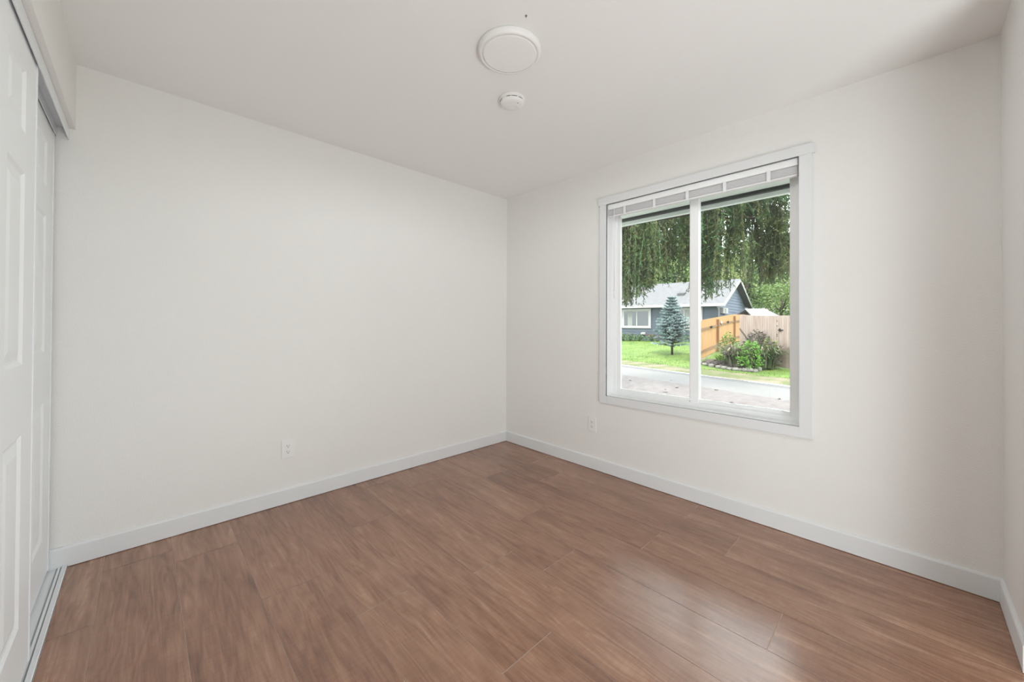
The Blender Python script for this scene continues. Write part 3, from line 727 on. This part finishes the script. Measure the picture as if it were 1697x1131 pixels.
for zz in (533, 541, 555, 558):
    q = MB(); z = CAM.z+(539-zz)/F_PX*13.4; pp = G0+GD*(s_-.10)+GN*.02; q.tube([pp+V((0, 0, z)), pp+GN*.012+V((0, 0, z))], .016, 8); q.build('screw_head', M_iron, fo)
q = MB(); a_ = at(1226, 14.6, CAM.z+(539-546)/F_PX*14.6); c_ = at(1238, 14.3, CAM.z+(539-562)/F_PX*14.3)
q.tube([a_, c_, c_+(c_-a_)*2.2], .028, 8); tag(q.build('leaning_pole', M_bark), 'dark grey pole leaning on the weathered fence behind the bushes', 'pole')

# ------------------------------------------------------------------ flower bed, stones and plants
M_mulch = mat('brown_mulch', (0.10, 0.07, 0.06), .95, vary=[(0.22, 0.17, 0.15), (0.36, 0.30, 0.28)], scale=14, bump=1.0, bscale=25, bdist=.04, detail=8)
edge_px = [(1158.5, 604), (1168, 606), (1179, 608.5), (1191, 610.5), (1200, 612), (1209.5, 613.5), (1219, 614.5), (1227, 615), (1235.5, 616), (1243.5, 616.8), (1251, 617), (1258, 615), (1264, 612), (1268.5, 608)]
edge = [at_ground(*q) for q in edge_px]
cen = ground(1236, 14.4)
mb_ = MB(); ring = [e + (cen-e)*.02 + V((0, 0, .03)) for e in edge] + [G0+GD*(on_line(px, G0, GD))+GN*.05+V((0, 0, gzf(G0)+.05)) for px in (1276, 1255, 1232)] + [ground(1190, 15.9, .04), ground(1170, 16.0, .04)]
cc = sum(ring, V((0, 0, 0)))/len(ring) + V((0, 0, .12))
mb_.add(ring+[cc], [(i, (i+1) % len(ring), len(ring)) for i in range(len(ring))], 0, True)
mb_.v = [tuple(v_) for v_ in mb_.v]
struct(mb_.build('garden_bed', M_mulch))
R_ = random.Random(9); it = []
for k in range(1500):
    i = R_.randrange(len(edge)); e = edge[i]; f_ = R_.random()*.8
    p = e+(cen-e)*f_; p.z = gzf(p)+.06+.1*min(1, f_*1.5)
    it.append((p, V((R_.uniform(-1, 1), R_.uniform(-1, 1), R_.uniform(0, .5))).normalized(), R_.uniform(.05, .12), .03, R_.randrange(2)))
tag(blades('bark_chips', it, [M_mulch, mat('pale_chip', (0.42, 0.34, 0.31), .9)]), 'brown bark chips spread over the flower bed', 'bark chips', kind='stuff')
M_stone = mat('pale_stone', (0.36, 0.32, 0.28), .9, vary=[(0.54, 0.51, 0.46), (0.66, 0.63, 0.58)], scale=9, bump=.6, bscale=14, bdist=.02)
for i, e in enumerate(edge):
    q = MB(); R3 = random.Random(50+i); n1, n2 = 8, 10; vs = []
    sx, sy, sz = R3.uniform(.085, .12), R3.uniform(.07, .09), R3.uniform(.05, .075)
    for a in range(1, n1):
        for c in range(n2):
            th, ph = PI*a/n1, 2*PI*c/n2; r_ = 1+R3.uniform(-.10, .10)
            sp = lambda x: math.copysign(abs(x)**.65, x)
            vs.append((sx*r_*sp(math.sin(th)*math.cos(ph)), sy*r_*sp(math.sin(th)*math.sin(ph)), sz*r_*sp(math.cos(th))))
    nv = len(vs); vs += [(0, 0, sz), (0, 0, -sz)]
    fs_ = [(a*n2+c, a*n2+(c+1) % n2, (a+1)*n2+(c+1) % n2, (a+1)*n2+c) for a in range(n1-2) for c in range(n2)]
    fs_ += [(nv, (c+1) % n2, c) for c in range(n2)] + [(nv+1, (n1-2)*n2+c, (n1-2)*n2+(c+1) % n2) for c in range(n2)]
    q.add(vs, fs_, 0, True); o = q.build('border_stone', M_stone)
    nx = edge[min(i+1, len(edge)-1)]-edge[max(i-1, 0)]
    o.location = e+V((0, 0, sz*.75)); o.rotation_euler = (0, 0, math.atan2(nx.y, nx.x)+R3.uniform(-.15, .15))
    tag(o, 'rough pale stone in the curved edging of the flower bed', 'stone', 'stones edging the flower bed')

def strap_plant(loc, n, h, w_, mats, seed, label, spread=.7, name='strap_leaf_plant', stem=True, group=None, leafw=.06):
    R3 = random.Random(seed); t = thing(name, loc, label, 'plant', group)
    mb = MB()
    for k in range(n):
        a = R3.uniform(0, 2*PI); rr = R3.uniform(0, w_*.35); p = V(loc)+V((rr*math.cos(a), rr*math.sin(a), 0)); L_ = h*R3.uniform(.6, 1.15)
        out = V((math.cos(a), math.sin(a), 0))*R3.uniform(.25, 1)*spread; sx = V((-math.sin(a), math.cos(a), 0)); lw = leafw*R3.uniform(.6, 1.2)
        pts = [p+out*(L_*f_*.75*(.4+f_))+V((0, 0, L_*(1.25*f_-.72*f_*f_*R3.uniform(.85, 1.25)))) for f_ in (0, .3, .6, .82, 1)]
        vs = []
        for q_, ww in zip(pts, (.5, 1, .9, .6, .08)): vs += [q_+sx*lw*ww*.5, q_-sx*lw*ww*.5]
        mb.add(vs, [(2*i, 2*i+1, 2*i+3, 2*i+2) for i in range(4)], R3.randrange(len(mats)))
    mb.build('leaves', mats, t)
    return t
def leafy_bush(loc, n, rx, h, mats, seed, label, name, ls=.09, cat='bush', group=None, stems=8, flowers=None):
    R3 = random.Random(seed); t = thing(name, loc, label, cat, group); L0 = V(loc); its = []
    for k in range(n):
        a = R3.uniform(0, 2*PI); f_ = R3.random()**.5; zz = R3.random()
        rad = rx*f_*(.55+.6*math.sin(PI*min(1, .15+zz*.85)))*(.85+.3*math.sin(3*a+seed))
        p = L0+V((rad*math.cos(a), rad*math.sin(a), h*(.08+.92*zz*(1-.25*f_*f_))))
        d = V((math.cos(a)*.8+R3.uniform(-.6, .6), math.sin(a)*.8+R3.uniform(-.6, .6), R3.uniform(-.5, .7))).normalized()
        its.append((p, d, ls*R3.uniform(.6, 1.3), ls*.55, R3.randrange(len(mats))))
    blades('leaves', its, mats, t)
    q = MB()
    for k in range(stems):
        a = 2*PI*k/stems; q.tube([L0, L0+V((rx*.3*math.cos(a), rx*.3*math.sin(a), h*.5)), L0+V((rx*.6*math.cos(a), rx*.6*math.sin(a), h*.85))], [.012, .009, .004], 5)
    q.build('stems', M_bark, t)
    if flowers:
        fl_ = MB()
        for k in range(flowers[1]):
            a = R3.uniform(0, 2*PI); r_ = rx*R3.uniform(.2, .9); c = L0+V((r_*math.cos(a), r_*math.sin(a), h*R3.uniform(.6, 1.05)))
            for j in range(6):
                bq = 2*PI*j/6; d1 = V((math.cos(bq), math.sin(bq), .35))*.06; d2 = V((math.cos(bq+.5), math.sin(bq+.5), .2))*.045
                fl_.add([c, c+d2*.8, c+d1, c+V((d1.x*.5-d2.y*.3, d1.y*.5+d2.x*.3, .02))], [(0, 1, 2, 3)])
        fl_.build('blossoms', flowers[0], t)
    return t
M_br = leaf_mat('bronze_leaf', [(0.354, 0.287, 0.221), (0.575, 0.486, 0.376), (0.796, 0.707, 0.552)], 3)
M_gd = leaf_mat('deep_green_leaf', [(0.085, 0.153, 0.060), (0.170, 0.272, 0.102), (0.289, 0.408, 0.170)], 3)
M_gb = leaf_mat('bright_green_leaf', [(0.207, 0.586, 0.052), (0.345, 0.828, 0.103), (0.517, 1.000, 0.207)], 4)
M_gy = leaf_mat('yellow_green_leaf', [(0.420, 0.560, 0.084), (0.616, 0.728, 0.168)], 4)
M_pu = leaf_mat('purple_brown_leaf', [(0.208, 0.146, 0.156), (0.416, 0.312, 0.312), (0.624, 0.520, 0.499)], 4)
strap_plant(ground(1220, 13.7, .08), 300, 1.22, .8, [M_br, M_br, M_gd], 1, 'bronze strap-leaved clump drooping at the middle-left of the bed', .62)
strap_plant(ground(1267, 13.2, .06), 300, 1.25, .8, [M_gd, M_gd, M_br], 2, 'dark green strap-leaved clump at the right end of the bed', .6)
leafy_bush(ground(1245, 12.95, .06), 620, .36, 1.02, [M_gb], 3, 'bright green leafy bush standing front in the flower bed', 'leafy_bush')
leafy_bush(ground(1207, 14.4, .06), 700, .36, 1.2, [M_gd, M_gb, M_gy], 4, 'tall green leafy plant at the left end of the bed by the orange fence', 'leafy_bush', .08)
leafy_bush(ground(1254, 13.9, .08), 800, .5, 1.3, [M_pu, M_gd], 5, 'purple-brown bush at the back of the bed against the weathered fence', 'leafy_bush', .1)
leafy_bush(ground(1276, 13.15, .06), 200, .25, 1.08, [M_gy, M_gd], 6, 'yellow-green tipped plant beside the weathered fence at the bed end', 'leafy_bush', .1)
strap_plant(ground(1196, 15.2, .03), 120, .42, .6, [M_gb, M_gy], 7, 'low tuft of bright grass at the foot of the orange fence', .7, 'grass_tuft', leafw=.03)

# ------------------------------------------------------------------ little blue spruce on the lawn
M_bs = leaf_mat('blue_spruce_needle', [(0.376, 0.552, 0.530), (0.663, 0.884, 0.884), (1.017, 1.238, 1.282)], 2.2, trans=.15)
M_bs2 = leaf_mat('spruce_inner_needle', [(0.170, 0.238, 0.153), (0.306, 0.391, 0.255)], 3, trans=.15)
sp = ground(1114, 18.2); HT = 2.72
t = thing('blue_spruce', sp, 'young silvery-blue spruce standing on the lawn before the house', 'tree')
b = MB(); b.tube([sp+V((0, 0, -.05)), sp+V((-.02, .01, .8)), sp+V((-.03, .01, HT))], [.055, .045, .008], 8); b.build('trunk', M_bark, t)
RS = random.Random(77); items = []; brm = MB()
for lv in range(17):
    f_ = lv/16; z = .42+(HT-.55)*f_; rad = 1.05*(1-f_)**.95*(1 if lv > 1 else .8)+.05
    nbch = 13 if lv > 3 else 8
    for k in range(nbch):
        a = 2*PI*(k+RS.random()*.7)/nbch + lv*.9; rr = rad*RS.uniform(.62, 1.18)
        tip = V((math.cos(a)*rr, math.sin(a)*rr, .02+.38*f_*rr+.10*rr)); st = sp+V((-.02, .01, z))
        if k % 2 == 0: brm.tube([st, st+tip*.8], [.010, .004], 4)
        m_ = max(5, int(rr/.035))
        for j in range(m_):
            g_ = (j+1)/m_; p = st+tip*g_
            for q_ in range(7 if lv > 2 else 3):
                d = (tip.normalized()*.7+V((RS.uniform(-1, 1), RS.uniform(-1, 1), RS.uniform(-.5, .9)))*.75).normalized()
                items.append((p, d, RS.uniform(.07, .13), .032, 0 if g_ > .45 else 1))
        for sgn in (-1, 1):
            for g_ in (.45, .65, .82):
                d0 = (tip.normalized()+V((-math.sin(a), math.cos(a), 0))*sgn*.9).normalized()
                for j in range(4):
                    p = st+tip*g_+d0*(.04*j*(1.2-g_)*2)
                    for q_ in range(3 if lv > 2 else 1):
                        items.append((p, (d0+V((RS.uniform(-1, 1), RS.uniform(-1, 1), RS.uniform(-.3, .9)))*.7).normalized(), RS.uniform(.06, .12), .03, 0))
for j in range(30):
    p = sp+V((-.03, .01, HT-.25+.012*j)); items.append((p, V((RS.uniform(-.6, .6), RS.uniform(-.6, .6), 1)).normalized(), .07, .02, 0))
blades('needles', items, [M_bs, M_bs2], t); brm.build('branches', M_bark, t)

# shrubs along the house front
M_red = mat('red_blossom', (0.62, 0.10, 0.07), .6); M_pink = mat('pink_blossom', (0.75, 0.42, 0.38), .6); M_wfl = mat('white_blossom', (0.8, 0.8, 0.75), .6)
def front(px, off): s_ = on_line(px, hp(0, -off, 0), HD); p = hp(s_, -off, 0); p.z = gzf(p); return p
for i, (px, n, rx, h, ms, flw, lab, nm) in enumerate([
    (1033, 160, .30, .52, [M_gd, M_gb], None, 'dark green shrub against the house below the first window at far left', 'shrub'),
    (1045, 150, .34, .55, [M_gb, M_gd], (M_wfl, 10), 'green shrub with pale blossoms under the left house window', 'shrub'),
    (1059, 150, .36, .50, [M_gb, M_gd], (M_wfl, 12), 'green shrub with pale blossoms below the white wall vent', 'shrub'),
    (1079, 130, .36, .48, [M_gd, M_gb], (M_red, 16), 'red-flowering shrub at the house wall right of the left window', 'shrub'),
    (1096, 130, .40, .36, [M_gd, M_pu], (M_pink, 14), 'low pink-flowering shrub at the house wall left of the blue spruce', 'shrub'),
    (1138, 150, .38, .44, [M_gd, M_gb], None, 'low green shrub at the house wall right of the blue spruce', 'shrub')]):
    leafy_bush(front(px, .45), n, rx, h, ms, 30+i, lab, nm, .10, 'shrub', 'shrubs along the house front', 5, flw)

# ------------------------------------------------------------------ the wood behind
M_f1 = leaf_mat('fir_green', [(0.150, 0.260, 0.110), (0.260, 0.420, 0.180), (0.420, 0.620, 0.280)], .6)
M_f2 = leaf_mat('fir_blue_green', [(0.190, 0.323, 0.190), (0.323, 0.494, 0.285), (0.494, 0.703, 0.418)], .6)
M_d1 = leaf_mat('broadleaf_green', [(0.240, 0.400, 0.112), (0.400, 0.608, 0.192), (0.608, 0.800, 0.320)], .9)
M_d2 = leaf_mat('broadleaf_yellow', [(0.350, 0.462, 0.112), (0.560, 0.672, 0.210), (0.728, 0.812, 0.336)], .9)
def conifer(px, depth, h, r, m_, seed, label):
    R3 = random.Random(seed); L0 = ground(px, depth); t = thing('conifer_tree', L0, label, 'tree', 'trees behind the house')
    q = MB(); q.tube([L0, L0+V((0, 0, h))], [.02*h, .03], 8); q.build('trunk', M_bark, t); its = []
    nl = int(h*2.0)
    for lv in range(nl):
        f_ = lv/nl; z = h*(.10+.90*f_); rad = r*(1-f_)**.8+.15
        for k in range(11):
            a = R3.uniform(0, 2*PI); rr = rad*R3.uniform(.65, 1.1); m2 = max(3, int(rr/.28))
            for j in range(m2):
                g_ = (j+.8)/m2; p = L0+V((math.cos(a)*rr*g_, math.sin(a)*rr*g_, z+.12*rr*g_-.38*rr*g_*g_))
                for c in range(5):
                    d = V((math.cos(a)+R3.uniform(-.9, .9), math.sin(a)+R3.uniform(-.9, .9), R3.uniform(-.75, .25))).normalized()
                    its.append((p, d, R3.uniform(.30, .65), .22, 0))
    blades('foliage', its, [m_], t); return t
def broadleaf(px, depth, h, r, m_, seed, label):
    R3 = random.Random(seed); L0 = ground(px, depth); t = thing('broadleaf_tree', L0, label, 'tree', 'trees behind the house')
    q = MB(); q.tube([L0, L0+V((.1, 0, h*.45)), L0+V((0, 0, h*.8))], [.022*h, .016*h, .03], 8)
    for k in range(5):
        a = k*1.26; q.tube([L0+V((.1, 0, h*.35)), L0+V((r*.6*math.cos(a), r*.6*math.sin(a), h*.7))], [.01*h, .02], 6)
    q.build('trunk', M_bark, t); its = []
    for cl in range(46):
        a = R3.uniform(0, 2*PI); zz = R3.uniform(-1, 1); rr = math.sqrt(max(0, 1-zz*zz))*R3.uniform(.5, 1)
        c = L0+V((r*rr*math.cos(a), r*rr*math.sin(a), h*.58+h*.40*zz)); cr = r*R3.uniform(.22, .38)
        for k in range(85):
            d = V((R3.gauss(0, 1), R3.gauss(0, 1), R3.gauss(0, .8))).normalized()
            its.append((c+d*cr*R3.uniform(.5, 1), (d+V((R3.uniform(-.8, .8), R3.uniform(-.8, .8), -.3))).normalized(), R3.uniform(.14, .28), .12, 0))
    blades('foliage', its, [m_], t); return t
conifer(1022, 46, 19, 4.2, M_f1, 101, 'tall dark conifer behind the house at the far left of the window view')
conifer(1062, 44, 17, 3.8, M_f1, 102, 'tall dark conifer rising behind the left house window')
conifer(1098, 50, 21, 4.0, M_f2, 103, 'tall blue-green conifer behind the roof left of the window mullion')
broadleaf(1122, 38, 7.4, 3.0, M_d1, 104, 'pale green leafy tree just above the roof left of the mullion')
conifer(1140, 52, 21, 4.2, M_f1, 105, 'tall conifer behind the window mullion')
conifer(1172, 48, 16, 3.8, M_f1, 106, 'conifer behind the roof ridge right of the mullion')
broadleaf(1196, 37, 7.6, 2.6, M_d2, 107, 'yellow-green leafy tree behind the roof right of the mullion')
conifer(1222, 43, 12.6, 4.0, M_f2, 108, 'pale blue-green conifer directly behind the gable peak')
conifer(1252, 46, 12.2, 4.0, M_f2, 109, 'rounded blue-green conifer right of the gable peak')
conifer(1300, 50, 12.0, 4.0, M_f1, 110, 'dark conifer at the far right of the window view')
broadleaf(1294, 28.5, 5.0, 2.1, M_d1, 111, 'bright green leafy tree above the weathered fence at right')
broadleaf(1266, 40, 5.8, 2.2, M_d1, 112, 'green leafy tree behind the shed roof')
broadleaf(1236, 40, 9.2, 2.4, M_d1, 114, 'green leafy tree behind the gable, between the two pale conifers')
broadleaf(1330, 31, 6.5, 2.4, M_d1, 113, 'green leafy tree half hidden by the right window frame')
